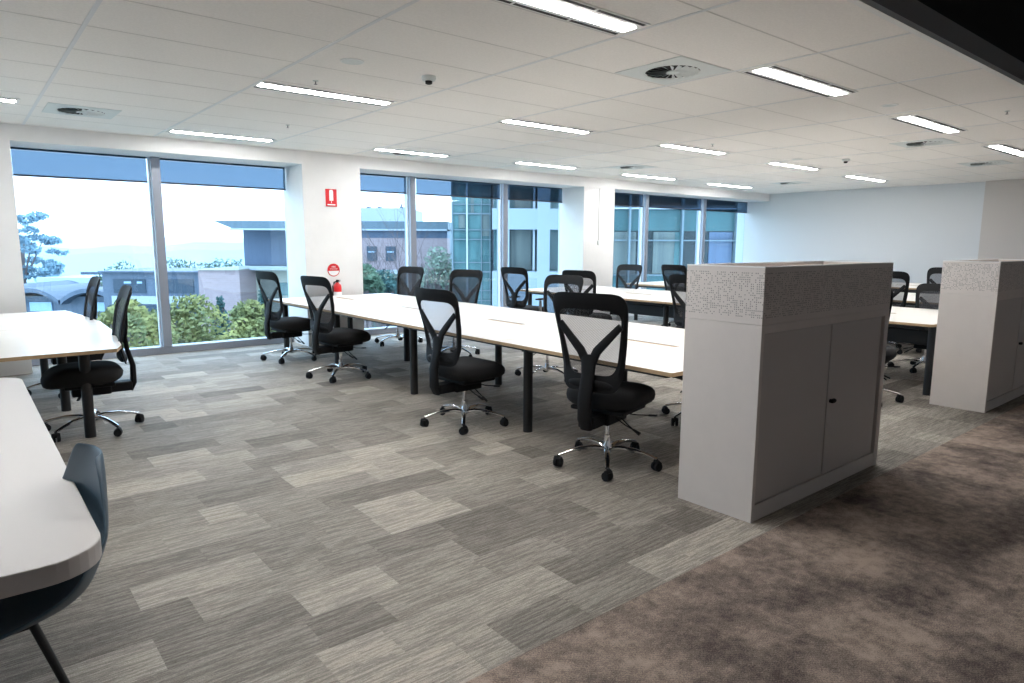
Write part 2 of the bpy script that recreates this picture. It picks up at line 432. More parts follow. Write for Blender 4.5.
for a in [(2.34, 5.30, 'fire sprinkler beside the long aisle light'), (2.95, 7.45, 'fire sprinkler above the second window pane'), (7.89, 2.15, 'fire sprinkler close to the dark ceiling edge'), (7.64, 5.24, 'fire sprinkler in the middle of the ceiling')]:
    sprinkler(*a)
def detector(x, y, label):
    t = empty('smoke_detector', (x, y, ZC), label=label, cat='smoke detector')
    MB().lathe([(.055, 0), (.056, -.02), (.045, -.035)], 20).build('base', M['vent'], t, smooth=True)
    MB().lathe([(.028, -.035), (.026, -.055), (.015, -.06)], 16).build('sensor_head', M['dark'], t, smooth=True)
detector(2.95, 4.6, 'white dome smoke detector right of the long aisle light')
detector(10.45, 4.83, 'small smoke detector in the ceiling towards the right wall')
def speaker(x, y, r, label):
    t = empty('ceiling_speaker', (x, y, ZC), label=label, cat='speaker', group='flat round ceiling covers')
    MB().lathe([(r, 0), (r, -.004), (r-.01, -.007), (r-.012, -.005)], 28).build('ring', M['lite'], t)
    MB().lathe([(r-.012, -.003), (r-.012, -.0055)], 28).build('grille', M['vent'], t)
speaker(2.30, 4.58, .085, 'round flat speaker cover just above the long aisle light')
speaker(6.76, 2.76, .07, 'round flat cover near the third light along the dark edge')
speaker(9.9, 5.3, .08, 'round flat cover ahead of the right smoke detector')

# services in the dark void
t = empty('air_duct', (5.5, .4, 3.15), label='dark air duct in the black open ceiling, top right corner', cat='duct')
MB().box(-9, 9, -.3, .3, -.18, .18).build('duct_body', M['black'], t, bevel=.01)
for x in (-6, -3, 0, 3, 6): MB().box(x-.02, x+.02, -.33, .33, -.21, .55).build('hanger', M['black'], t)
for x in (-2.5, 2.5, 7.5):  # lamps added out of view to brighten the dark walkway zone
    t = empty('added_spotlight', (x, -1.6, 3.3), label='added spotlight, out of view, brightening the walkway behind the camera', cat='spotlight', group='added walkway spotlights')
    MB().lathe([(.06, 0), (.06, .12), (.03, .14)], 16).build('can', M['black'], t)
    MB().cyl((0, 0, .13), (0, 0, .4), .01, n=8).build('stem', M['black'], t)
    MB().lathe([(.05, -.001), (.05, 0.)], 16).build('lamp_lens', emit('spot lens %s' % x, (1, .9, .8, 1), 60.), t)

# ------------------------------------------------------------------ bench tables
def bench(name, pts, seams, slots, legs, loc, label, group='white bench tables with black legs'):
    """pts: top outline in world xy; everything is made local to loc"""
    t = empty(name, loc, label=label, cat='table', group=group)
    lx, ly = loc[0], loc[1]
    ZT, TH = .73, .026
    p = [(x-lx, y-ly) for x, y in pts]
    MB().prism(p, ZT-.0015, ZT).build('tabletop', M['top'], t)
    MB().prism(p, ZT-TH, ZT-.0015).build('wood_edge', M['ply'], t)
    xs = [q[0] for q in p]; ys = [q[1] for q in p]
    for y in seams:
        MB().box(min(xs)+.02, max(xs)-.02, y-ly-.0012, y-ly+.0012, ZT-.0005, ZT+.0004).build('desk_joint', M['ply'], t)
    for (x, y0, y1) in slots:
        MB().box(x-lx-.028, x-lx+.028, y0-ly, y1-ly, ZT-.001, ZT+.0012).build('cable_slot', M['ply'], t)
        MB().box(x-lx+.005, x-lx+.026, y0-ly+.01, y1-ly-.01, ZT+.001, ZT+.0016).build('slot_opening', M['greyp'], t)
    for (x, y) in legs:
        MB().cyl((x-lx, y-ly, 0), (x-lx, y-ly, ZT-TH), .038, n=20).build('leg', M['blk'], t, smooth=True)
    return t, lx, ly, min(xs), max(xs), min(ys), max(ys)
def beams(t, x0, x1, y0, y1, ys, tray=None):
    for y in ys: MB().box(x0, x1, y-.025, y+.025, .655, .704).build('cross_beam', M['blk'], t)
    for x in (x0+.03, (x0+x1)/2): MB().box(x-.02, x+.02, y0, y1, .66, .70).build('side_rail', M['blk'], t)
    if tray: MB().box(tray[0], tray[1], y0+.1, y1-.1, tray[2], tray[3]).build('cable_tray', M['blk'], t, bevel=.01)
def rrect(x0, x1, y0, y1, r=.06, n=4):
    out = []
    for cx, cy_, a in ((x1-r, y0+r, -PI/2), (x1-r, y1-r, 0), (x0+r, y1-r, PI/2), (x0+r, y0+r, PI)):
        for k in range(n+1):
            th = a+PI/2*k/n; out.append((cx+r*math.cos(th), cy_+r*math.sin(th)))
    return out
# main island
t, lx, ly, *_ = bench('bench_table', rrect(3.28, 5.12, 2.46, 9.25, .02),
    [4.16, 5.86, 7.56], [(4.17, 3.09, 3.65), (4.17, 4.88, 5.42), (4.16, 6.68, 7.18), (4.16, 8.45, 8.95)],
    [(3.45, 3.98), (3.45, 5.72), (3.45, 7.46), (3.45, 9.08), (4.38, 3.8), (4.40, 5.56), (4.38, 7.43), (4.38, 9.02)], (4.2, 5.8, 0),
    'long white bench table with eight seats running from the near cabinet to the sign column')
beams(t, -.80, .80, -3.2, 3.3, [3.98-5.8, 5.72-5.8, 7.46-5.8, 9.06-5.8])
# left island, boat shaped side
t, lx, ly, *_ = bench('bench_table', [(-2.1, 5.56), (.86, 5.56), (.92, 5.75), (1.02, 6.75), (1.05, 7.6), (1.0, 8.3), (.92, 9.02), (-2.1, 9.06)],
    [7.3], [(.10, 6.15, 6.6)], [(.70, 5.98), (.66, 7.07), (.66, 8.8), (-1.9, 5.98), (-1.9, 8.8)], (-.4, 7.3, 0),
    'white bench table at the left, two black chairs on its right side')
beams(t, -1.45, 1.1, -1.6, 1.6, [-1.32, 1.5], None)
# second island
t, lx, ly, *_ = bench('bench_table', rrect(7.32, 9.12, 2.42, 8.75, .05), [4.1, 5.7, 7.3], [(8.2, 3.1, 3.6), (8.2, 4.9, 5.4), (8.2, 6.6, 7.1), (8.2, 7.9, 8.3)],
    [(7.48, 2.47), (7.48, 4.1), (7.48, 5.75), (7.48, 7.3), (7.48, 8.6), (8.95, 2.6), (8.95, 5.75), (8.95, 8.6)], (8.2, 5.6, 0),
    'white bench table behind the near cabinet, second from the camera')
beams(t, -.78, .78, -3.05, 3.0, [-3.05, -1.5, .15, 1.7, 2.95], (-.12, .28, .42, .58))
t, lx, ly, *_ = bench('bench_table', rrect(10.2, 12.0, 2.5, 8.9, .05), [4.1, 5.7, 7.3], [(11.1, 4.9, 5.4), (11.1, 6.6, 7.1)],
    [(10.36, 2.65), (10.36, 4.3), (10.36, 5.9), (10.36, 7.4), (10.36, 8.7), (11.84, 2.65), (11.84, 5.9), (11.84, 8.7)], (11.1, 5.7, 0),
    'white bench table third from the camera, its corner in front of the far window')
beams(t, -.78, .78, -3.0, 3.0, [-3.0, -1.4, .2, 1.7, 2.95], (-.2, .2, .40, .58))
t, lx, ly, *_ = bench('bench_table', rrect(13.35, 15.1, 2.8, 8.6, .05), [4.1, 5.7, 7.3], [(14.2, 4.9, 5.4)],
    [(13.5, 2.95), (13.5, 5.7), (13.5, 8.4), (14.95, 2.95), (14.95, 5.7), (14.95, 8.4)], (14.2, 5.7, 0),
    'farthest white bench table, a thin strip seen between the two cabinets')
beams(t, -.78, .78, -2.7, 2.7, [-2.7, 0, 2.7], (-.75, -.7, .45, .70))

# ------------------------------------------------------------------ office chair (faces +x)
def bx(y, z):
    x = -.235
    if z > .70: x -= .30*(z-.70)**1.25
    else: x -= .18*(.70-z)
    return x+.45*y*y
def loop(hw_b, hw_t, z0, z1, n=72, e=4.5):
    out = []
    for k in range(n):
        th = 2*PI*k/n; c_, s_ = math.cos(th), math.sin(th)
        z = (z0+z1)/2+(z1-z0)/2*math.copysign(abs(s_)**(2/e), s_)
        f = (z-z0)/(z1-z0)
        hw = hw_b+(hw_t-hw_b)*min(1, f*1.15)
        out.append((hw*math.copysign(abs(c_)**(2/e), c_), z))
    return out
def make_chair(label, arms=False, dense=False, arched=False):
    t = empty('office_chair', label=label, cat='chair', group='black mesh office chairs')
    # five-star base
    for k in range(5):
        a = 2*PI*k/5+.07; c_, s_ = math.cos(a), math.sin(a)
        pts = [(.02, .105), (.09, .120), (.19, .118), (.28, .100), (.345, .080)]
        MB().sweep([(r*c_, r*s_, z) for r, z in pts], [(.024, .018), (.021, .016), (.018, .012), (.016, .010), (.015, .010)], n=10, e=2.6).build('base_arm', M['chrome'], t, smooth=True)
        cs = empty('caster', (.345*c_, .345*s_, 0)); cs.parent = t
        cs.rotation_euler = (0, 0, a+.9)
        w = MB()
        for sg in (-1, 1): w.cyl((0, sg*.006, .031), (0, sg*.027, .031), .031, .028, 16)
        w.build('wheel', M['blk2'], cs, smooth=True)
        MB().sweep([(-.014, 0, .034), (-.006, 0, .060), (.004, 0, .066), (.02, 0, .052)], [(.029, .008)]*4, n=8).cyl((0, 0, .05), (0, 0, .08), .008, n=8).build('wheel_hood', M['blk2'], cs)
    MB().lathe([(.03, .085), (.034, .10), (.034, .125), (.024, .15), (.024, .19)], 18).build('base_hub', M['chrome'], t, smooth=True)
    MB().lathe([(.0225, .19), (.0225, .20), (.014, .202), (.014, .32)], 16).build('gas_lift', M['chrome'], t, smooth=True)
    # mechanism and levers
    mb = MB().box(-.15, .12, -.085, .085, .295, .38)
    mb.build('tilt_mechanism', M['blk2'], t, bevel=.012)
    MB().box(-.30, -.12, -.06, .06, .30, .375).build('back_bracket', M['blk2'], t, bevel=.01)
    MB().box(-.17, .17, -.20, .20, .375, .405).build('seat_pan', M['blk2'], t, bevel=.012)
    for pts, w in (([(.06, -.07, .345), (.10, -.16, .335), (.11, -.26, .345)], .012), ([(-.04, -.07, .335), (-.03, -.15, .29), (-.02, -.21, .265)], .011), ([(.02, -.07, .335), (.05, -.13, .27), (.06, -.17, .24)], .011)):
        m_ = MB().sweep(pts, [(.004, .004)]*3, n=8); q = pts[-1]; r_ = pts[-2]
        d = (Vector(q)-Vector(r_)).normalized()
        m_.sweep([Vector(q)-d*.01, Vector(q)+d*.045], [(w, .007), (w*1.1, .006)], n=8)
        m_.build('lever', M['blk2'], t, smooth=True)
    # seat cushion
    def sf(x, y, z):
        z += -.35*max(0, x-.10)**2*3+.08*max(0, -x-.12)-.02*(1-(y/.25)**2)*(1 if z > 0 else .2)
        return x, y, z
    MB().sell((.035, 0, .468), (.275, .262, .092), 3.6, 2.6, 36, 14, sf).build('seat', M['fabric'], t, smooth=True)
    # back frame: ring swept round the opening
    zt = 1.145
    hb, ht = (.205, .275)
    outer = loop(hb, ht, .53, zt, e=7.5); inner = loop(hb-.038, ht-.045, .635, zt-.10, e=6.5)
    n = len(outer); vs = []; th = .015
    for k in range(n):
        (yo, zo), (yi, zi) = outer[k], inner[k]; ym, zm = (yo+yi)/2, (zo+zi)/2
        for (y, z, o) in ((yo, zo, .25), (ym, zm, 1.), (yi, zi, .4), (yi, zi, -.4), (ym, zm, -1.), (yo, zo, -.25)):
            vs.append((bx(y, z)+o*th, y, z))
    fs = [(k*6+j, k*6+(j+1) % 6, ((k+1) % n)*6+(j+1) % 6, ((k+1) % n)*6+j) for k in range(n) for j in range(6)]
    MB().add(vs, fs).build('back_frame', M['blk2'], t, smooth=True)
    # woven mesh panel
    vs = []; rings = 8
    for r in range(rings+1):
        s_ = r/rings
        for k in range(n):
            y = inner[k][0]*s_*1.02; z = .82+(inner[k][1]-.82)*s_*1.01
            vs.append((bx(y, z)+.002, y, z))
    fs = [(r*n+k, r*n+(k+1) % n, (r+1)*n+(k+1) % n, (r+1)*n+k) for r in range(rings) for k in range(n)]
    MB().add(vs, fs).build('back_mesh', M['meshd' if dense else 'mesh'], t, smooth=True)
    # spine that splits into a Y behind the mesh
    off = .035
    yk = MB().sweep([(-.285, 0, .30), (-.315, 0, .36), (bx(0, .50)-off-.012, 0, .50), (bx(0, .64)-off-.004, 0, .64), (bx(0, .765)-off+.005, 0, .765)],
                    [(.045, .022), (.050, .022), (.048, .020), (.046, .016), (.058, .013)], n=12, e=3.4, ref=(-1, 0, 0))
    for sg in (-1, 1):
        yk.sweep([(bx(0, .70)-off, sg*.012, .70), (bx(.05, .79)-off+.004, sg*.06, .79), (bx(.12, .86)-off*.6, sg*.125, .855), (bx(.22, .95)-.008, sg*.22, .95)],
                 [(.032, .013), (.030, .012), (.027, .011), (.022, .009)], n=10, e=3., ref=(-1, 0, 0))
    yk.build('back_spine', M['blk2'], t, smooth=True)
    MB().sell((-.245, 0, .575), (.03, .17, .035), 3, 2.5, 20, 8).build('lumbar_mount', M['blk2'], t, smooth=True)
    if arms:
        for sg in (-1, 1):
            ar = MB().sweep([(.0, sg*.17, .385), (.0, sg*.27, .385), (.0, sg*.285, .43), (.0, sg*.285, .64)], [(.03, .012), (.03, .012), (.03, .012), (.022, .01)], n=10).build('armrest', M['greyp'], t, smooth=True)
            MB().sell((.03, sg*.28, .66), (.13, .042, .016), 3, 2.4, 24, 8).build('arm_pad', M['blk2'], ar, smooth=True)
    return t
protoA = make_chair('x'); protoB = make_chair('x', arms=True); protoC = make_chair('x', dense=True)
used = set()
def chair(proto, x, y, deg, label, group=None, dz=0.):
    o = proto if proto.name not in used else copy_tree(proto)
    used.add(proto.name)
    return [o, (x, y, 0), math.radians(deg), label, group]
cl = [
    (protoA, 3.35, 3.03, 14, 'nearest black mesh chair, seen from behind, in front of the near cabinet', 'chairs on the near side of the long table'),
    (protoA, 3.20, 4.50, 4, 'black mesh chair between two front table legs, second nearest on the aisle side', 'chairs on the near side of the long table'),
    (protoA, 3.26, 6.98, 10, 'black mesh chair in front of the fire extinguisher column, aisle side', 'chairs on the near side of the long table'),
    (protoA, 3.27, 8.45, 8, 'black mesh chair closest to the left window pane, aisle side of the long table', 'chairs on the near side of the long table'),
    (protoC, 5.04, 8.80, 194, 'black mesh chair across the long table, right of the fire extinguisher', 'chairs on the window side of the long table'),
    (protoC, 5.06, 7.36, 198, 'black mesh chair across the long table, framed by the glass tower outside', 'chairs on the window side of the long table'),
    (protoA, 5.05, 5.50, 190, 'black mesh chair across the long table, directly behind the nearest chair', 'chairs on the window side of the long table'),
    (protoA, 4.85, 3.30, 170, 'black chair mostly hidden behind the near cabinet at the long table', 'chairs on the window side of the long table'),
    (protoB, 6.80, 7.90, 8, 'black mesh chair with armrests, in front of the pale concrete building view', 'chairs around the second table'),
    (protoA, 6.80, 6.55, 12, 'black mesh chair overlapping another above the nearest chair, second table', 'chairs around the second table'),
    (protoA, 6.90, 4.80, 4, 'black mesh chair half hidden by the left side of the near cabinet', 'chairs around the second table'),
    (protoB, 8.76, 7.76, 183, 'black chair with armrests beside the column with the hanging cord', 'chairs around the second table'),
    (protoC, 8.98, 3.03, 178, 'black chair in the gap between the cabinets, at the near table edge', 'chairs around the second table'),
    (protoA, 6.72, 2.80, 10, 'black chair hidden by the near cabinet, only one caster showing', 'chairs around the second table'),
    (protoC, 9.98, 7.32, 0, 'black mesh chair in front of the middle pane of the far window', 'chairs around the far tables'),
    (protoA, 10.25, 3.90, 0, 'black mesh chair peeking over the right end of the near cabinet', 'chairs around the far tables'),
    (protoA, 11.95, 3.93, 180, 'black mesh chair behind another against the left edge of the far cabinet', 'chairs around the far tables'),
    (protoC, .74, 6.19, 177, 'black mesh chair at the left table, nearer one, seen side on', 'chairs at the left table'),
    (protoC, .78, 7.98, 180, 'black mesh chair at the left table, farther one by the window', 'chairs at the left table'),
]
res_ = [chair(*a) for a in cl]
for o, loc, rz, label, grp in res_:
    o.location = loc; o.rotation_euler = (0, 0, rz); o['label'] = label; o['group'] = grp
    tw = math.radians(-11) if label.startswith('nearest black') else math.radians(9) if 'second nearest' in label else math.radians(-33) if 'left table, nearer' in label else 0.
    if tw:                                                     # star bases stand turned differently
        for ch in children(o):
            if ch.name.startswith('base_arm'): ch.rotation_euler.z = tw
            if ch.name.startswith('caster'):
                ch.location = Matrix.Rotation(tw, 3, 'Z') @ ch.location; ch.rotation_euler.z += tw
    if label.startswith('nearest black'): o.scale = (1, 1, 1.045)
    if 'gap between' in label: o.scale = (1, 1, .9)

# ------------------------------------------------------------------ cabinets and planters
def cabinet(x0, x1, y0, y1, z1, seam, label, right_gap=True):
    t = empty('storage_cabinet', ((x0+x1)/2, (y0+y1)/2, 0), label=label, cat='cabinet', group='pale grey steel cabinets along the walkway')
    hx, hy = (x1-x0)/2, (y1-y0)/2
    b = MB()
    b.box(-hx, -hx+.03, -hy, hy, 0, z1); b.box(hx-.055, hx, -hy, hy, 0, z1); b.box(-hx+.03, hx-.055, hy-.02, hy, 0, z1)
    b.box(-hx+.03, hx-.055, -hy, hy-.02, z1-.045, z1); b.box(-hx+.03, hx-.055, -hy+.004, hy-.02, 0, .09)
    b.build('body', M['cab'], t)
    sx = seam-(x0+x1)/2
    MB().box(-hx+.03, hx-.055, -hy+.03, -hy+.035, .09, z1-.045).build('inner_shadow_panel', M['dark'], t)
    MB().box(-hx+.034, sx-.004, -hy+.012, -hy+.03, .094, z1-.049).build('door', M['cabd'], t, bevel=.002)
    d = MB().box(sx+.004, hx-.085, -hy+.010, -hy+.03, .094, z1-.049).build('door', M['cabd'], t, bevel=.002)
    k = MB().sell((sx+.055, -hy-.004, .555), (.032, .012, .014), 2.4, 2.4, 18, 8).cyl((sx+.04, -hy+.012, .555), (sx+.04, -hy-.004, .555), .012, n=12)
    k.build('handle', M['blk2'], d, smooth=True)
    return t
cabinet(3.215, 4.80, 1.855, 2.335, 1.08, 4.02, 'large pale grey two door cabinet standing on the carpet edge, centre right')
cabinet(7.07, 8.63, 1.855, 2.305, 1.06, 7.9, 'pale grey cabinet cut off by the right edge of the picture')
def planter(x0, x1, y0, y1, z0, z1, label):
    t = empty('planter_box', ((x0+x1)/2, (y0+y1)/2, z0), label=label, cat='planter box', group='perforated planter boxes on top of the cabinets')
    hx, hy, h = (x1-x0)/2, (y1-y0)/2, z1-z0; w = .018
    b = MB()
    b.box(-hx, hx, -hy, -hy+w, 0.002, h); b.box(-hx, hx, hy-w, hy, 0.002, h); b.box(-hx, -hx+w, -hy+w, hy-w, 0.002, h); b.box(hx-w, hx, -hy+w, hy-w, 0.002, h)
    b.box(-hx+w, hx-w, -hy+w, hy-w, 0.002, .02)
    b.build('box_shell', M['perf'], t)
    r = MB()
    r.box(-hx-.001, hx+.001, -hy-.001, -hy+w+.006, h, h+.006); r.box(-hx-.001, hx+.001, hy-w-.006, hy+.001, h, h+.006)
    r.box(-hx-.001, -hx+w+.006, -hy+w+.006, hy-w-.006, h, h+.006); r.box(hx-w-.006, hx+.001, -hy+w+.006, hy-w-.006, h, h+.006)
    r.build('rim', M['white'], t)
    return t
planter(3.215, 4.80, 1.855, 2.335, 1.08, 1.380, 'empty perforated white planter box on top of the large near cabinet')
planter(7.07, 8.63, 1.855, 2.305, 1.06, 1.352, 'empty perforated white planter box on the cabinet at the right edge')

# ------------------------------------------------------------------ fire point on the column
t = empty('fire_extinguisher', (4.32, YK-.075, .585), label='small red fire extinguisher hanging on the white column', cat='fire extinguisher')
MB().lathe([(.052, .02), (.058, .035), (.058, .27), (.05, .30), (.025, .325), (.02, .335)], 22).build('cylinder', M['red'], t, smooth=True)
MB().lathe([(.0585, .12), (.0585, .20)], 22).build('paper_label', M['white'], t, smooth=True)
MB().box(-.015, .015, -.015, .015, .335, .365).box(-.012, .012, -.08, .02, .365, .375).box(-.012, .012, -.075, .0, .345, .352).build('valve_handle', M['blk2'], t)
MB().sweep([(-.015, 0, .35), (-.06, -.01, .34), (-.078, -.01, .28), (-.075, -.005, .10), (-.07, 0, .04)], (.009, .009), n=8, e=2).build('hose', M['blk2'], t, smooth=True)
MB().box(-.02, .02, .055, .075, .10, .33).build('wall_bracket', M['greyp'], t)
t = empty('round_sign', (4.30, YK-.004, 1.10), label='round red and white extinguisher sign above the fire extinguisher', cat='sign')
RX = Matrix.Rotation(PI/2, 4, 'X')
MB().lathe([(.095, -.003), (.095, .003)], 36).xf(RX).build('sign_disc', M['signred'], t)
hp = [(.082*math.cos(PI+PI*k/20), -.012+.07*math.sin(PI+PI*k/20)) for k in range(21)]
MB().prism(hp, .0035, .0045).xf(RX).build('white_half', M['white'], t)
flat_text('FIRE', .034, 'lettering', M['white'], t, (0, -.0045, .045), (PI/2, 0, 0))
flat_text('EXTINGUISHER', .017, 'lettering', M['white'], t, (0, -.0045, .015), (PI/2, 0, 0))
t = empty('fire_sign', (4.30, YK-.004, 2.14), label='rectangular red sign with white extinguisher symbol high on the column', cat='sign')
MB().box(-.085, .085, -.003, .003, -.125, .125).build('sign_plate', M['signred'], t)
MB().box(-.03, .03, -.0045, -.003, -.04, .095).sell((0, -.004, .095), (.03, .001, .02), 2, 2, 16, 6).build('extinguisher_symbol', M['white'], t)
MB().box(-.06, .06, -.0045, -.003, -.105, -.09).box(-.004, .004, -.0046, -.003, -.075, -.045).build('sign_line', M['white'], t)
t = empty('pull_cord_switch', (9.915, YK-.012, 1.52), label='small white pull cord device hanging down the right column', cat='switch')
MB().cyl((0, .006, .04), (0, .006, 1.05), .004, n=8).build('cord', M['greyp'], t)
MB().sell((0, 0, 0), (.035, .011, .05), 3, 2.4, 18, 8).build('switch_body', M['vent'], t, smooth=True)

# ------------------------------------------------------------------ foreground table and blue chair
t = empty('meeting_table', (-.6, 3.3, 0), label='pale grey rounded table cut off at the left foreground', cat='table')
MB().prism([(x+.6, y-3.3) for x, y in rrect(-1.45, .238, 1.88, 4.76, .14, 8)], .675, .73).build('tabletop', M['fgt'], t, bevel=.004)
for (x, y) in ((-1.2, 2.3), (-1.2, 4.3), (-.45, 4.3), (-.45, 2.9)):
    MB().cyl((x+.6, y-3.3, 0), (x+.6, y-3.3, .675), .03, n=16).build('leg', M['blk'], t, smooth=True)
def shell_chair():
    t = empty('shell_chair', (-.01, 2.32, 0), math.radians(186), label='slate blue moulded shell chair tucked under the pale foreground table', cat='chair')
    t.scale = (1, 1.16, 1)
    # shell: rows run from the seat front (s=0) over the seat and up the back (s=1); faces +x
    prof = [(.25, .435, .20), (.20, .458, .23), (.09, .452, .25), (-.04, .442, .26), (-.14, .452, .285), (-.215, .49, .29), (-.255, .56, .28), (-.275, .64, .25), (-.29, .73, .195), (-.30, .82, .145), (-.305, .875, .09)]
    lift = [.0, .012, .04, .08, .12, .13, .085, .035, .01, .0, .0]
    nv = 16; vs = []
    for (x, z, w), lf in zip(prof, lift):
        for j in range(nv+1):
            u = -1+2*j/nv; a = abs(u)**2.4
            fwd = .085*a*(1 if z < .6 else .45)
            vs.append((x+fwd*min(1, max(0, (z-.43)/.1)), w*u, z+lf*a*1.0))
    fs = [(i*(nv+1)+j, i*(nv+1)+j+1, (i+1)*(nv+1)+j+1, (i+1)*(nv+1)+j) for i in range(len(prof)-1) for j in range(nv)]
    s_ = MB().add(vs, fs).build('shell', M['blue'], t, smooth=True)
    m_ = s_.modifiers.new('s', 'SOLIDIFY'); m_.thickness = .011; m_.offset = 0
    m_ = s_.modifiers.new('u', 'SUBSURF'); m_.levels = 2; m_.render_levels = 2
    for sx, sy_ in ((1, 1), (1, -1), (-1, 1), (-1, -1)):
        MB().cyl((sx*.08, sy_*.08, .43), (sx*.205, sy_*.21, .0), .0125, .009, 12).build('leg', M['blk'], t, smooth=True)
    MB().sweep([(-.08, -.08, .42), (.08, -.08, .42), (.08, .08, .42), (-.08, .08, .42), (-.08, -.08, .42)], (.012, .008), n=8).build('under_frame', M['blk'], t)
    return t
shell_chair()

# ------------------------------------------------------------------ outside the windows
# the neighbouring buildings stand square to a line turned by YAW: o(s, d, z) = s to the right, d away
GZ = -13.0
def ofs(): return Matrix.Rotation(-YAW, 4, 'Z')
def spx(px, d): return (px-512)/F*d
def zpx(px, py, d):
    v = FW+RT*((px-512)/F)-UP*((py-341.5)/F)
    k = d/math.hypot(v.x*sy+v.y*cy, 0)
    return H+v.z*k
def house(name, label, px, d, cat='building'):
    """an Empty on the ground; parts are made in turned axes with origin at (s0, d)"""
    s0 = spx(px, d)
    p = ofs() @ Vector((s0, d, 0))
    t = empty(name, (p.x, p.y, GZ), -YAW, label=label, cat=cat)
    return t, s0
MO = dict(  # distant haze is mixed into the pale, bluish, low-contrast colours here
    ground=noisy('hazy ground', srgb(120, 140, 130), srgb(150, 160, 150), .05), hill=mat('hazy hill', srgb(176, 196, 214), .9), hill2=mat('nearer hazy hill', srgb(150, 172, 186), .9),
    brick=brickmat('pink brick', srgb(156, 138, 142), srgb(148, 130, 134), srgb(158, 146, 148)), greyb=noisy('blue grey cladding', srgb(76, 90, 108), srgb(90, 102, 120), 1.2, .6, (4, 4, .6)),
    tealroof=noisy('blue green metal', srgb(82, 100, 112), srgb(92, 110, 122), 2., .5, (8, 8, .2)), band=noisy('blue spandrel', srgb(62, 80, 104), srgb(76, 94, 118), 2., .5, (8, 8, .2)),
    wht=mat('white trim', srgb(160, 170, 180), .6), conc=mat('pale blue concrete', srgb(134, 146, 156), .7),
    win=mat('dark glazing', srgb(48, 64, 80), .4, spec=.4), win2=noisy('teal glazing', srgb(44, 82, 86), srgb(78, 118, 120), .8, .25, (1.5, 1.5, .35)), win3=noisy('curtained glazing', srgb(72, 84, 84), srgb(94, 104, 100), 1.6, .5, (6, 6, .1)),
    winl=mat('light glazing', srgb(150, 180, 205), .3), roofw=mat('pale roof', srgb(175, 190, 205), .8), beige=noisy('beige wall', srgb(172, 172, 160), srgb(160, 162, 152), .6),
    dgl=noisy('dark teal glazing', srgb(20, 34, 38), srgb(32, 48, 52), .6, .25, (2, 2, .4)), tgl=noisy('bright teal spandrel', srgb(38, 76, 80), srgb(48, 88, 92), .6, .4, (2, 2, .4)),
    frame=mat('grey green frame', srgb(98, 114, 122), .6), leafy=noisy('yellow green leaves', srgb(140, 138, 78), srgb(92, 104, 70), .9), leafg=noisy('green leaves', srgb(58, 82, 68), srgb(78, 102, 80), .9),
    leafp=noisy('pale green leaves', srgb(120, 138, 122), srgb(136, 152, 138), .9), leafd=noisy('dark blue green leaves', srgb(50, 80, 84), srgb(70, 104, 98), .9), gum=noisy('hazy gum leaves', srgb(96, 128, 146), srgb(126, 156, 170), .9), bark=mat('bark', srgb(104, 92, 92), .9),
    smoke=seethrough('pale smoke', srgb(235, 240, 245), .6),
)
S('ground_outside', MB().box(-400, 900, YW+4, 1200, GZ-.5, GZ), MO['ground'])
# distant hills as rolling ridges
def ridge(name, d, s0, s1, hfun, m, depth=60):
    n = 60; vs = []
    R = ofs()
    for k in range(n+1):
        s_ = s0+(s1-s0)*k/n; h = hfun(k/n)
        for dd, z in ((0, GZ), (depth*.4, GZ+(h-GZ)*.8), (depth*.7, h), (depth*1.4, GZ)):
            vs.append(tuple(R @ Vector((s_, d+dd, z))))
    fs = [(k*4+j, k*4+j+1, (k+1)*4+j+1, (k+1)*4+j) for k in range(n) for j in range(3)]
    S(name, MB().add(vs, fs), m)
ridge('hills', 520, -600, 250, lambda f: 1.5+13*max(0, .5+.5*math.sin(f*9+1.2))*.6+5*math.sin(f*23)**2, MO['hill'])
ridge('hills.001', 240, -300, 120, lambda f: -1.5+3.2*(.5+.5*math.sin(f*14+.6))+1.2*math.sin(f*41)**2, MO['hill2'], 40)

# row of vaulted sheds, far left
d = 44; t, s0 = house('vaulted_hall', 'low hall with curved vaulted roofs seen through the left pane', 60, d)
X = lambda px: spx(px, d)-s0
Z = lambda px, py: zpx(px, py, d)-GZ
zb_, zv, zt_ = Z(60, 322), Z(60, 290), Z(60, 280)
MB().box(X(-60), X(112), .6, 10, 0, Z(60, 297)).build('wall', MO['greyb'], t)
for c0 in (-52, 4, 62):
    r = MB(); n = 14; a0, a1 = X(c0), X(c0+56)
    up = [(a0+(a1-a0)*k/n, Z(60, 300)+(Z(60, 288)-Z(60, 300))*math.sin(PI*k/n)**.8) for k in range(n+1)]
    for k in range(n):
        (xa, za), (xb, zb2) = up[k], up[k+1]
        r.add([(xa, -.3, za-.28), (xb, -.3, zb2-.28), (xb, -.3, zb2), (xa, -.3, za), (xa, 9, za-.28), (xb, 9, zb2-.28), (xb, 9, zb2), (xa, 9, za)],
              [(0, 1, 2, 3), (3, 2, 6, 7), (0, 4, 5, 1), (4, 7, 6, 5)])
    r.build('vaulted_roof', MO['greyb'], t)
    MB().box(a0+1.2, a1-1.0, .5, .62, Z(60, 312), Z(60, 303)).build('window', MO['winl'], t)
MB().box(X(-60), X(100), 9, 24, Z(60, 300), Z(60, 285)).build('upper_roof', MO['roofw'], t)
rl = MB()
for k in range(26): rl.box(X(-55)+k*.55, X(-55)+k*.55+.32, 14, 14.6, Z(60, 286), Z(60, 281.5))
rl.build('skylight_strip', MO['greyb'], t)
rl = MB()
for k in range(18): rl.box(X(45)+k*.5, X(45)+k*.5+.3, 9.2, 9.8, Z(60, 286), Z(60, 283))
rl.build('skylight_strip', MO['greyb'], t)
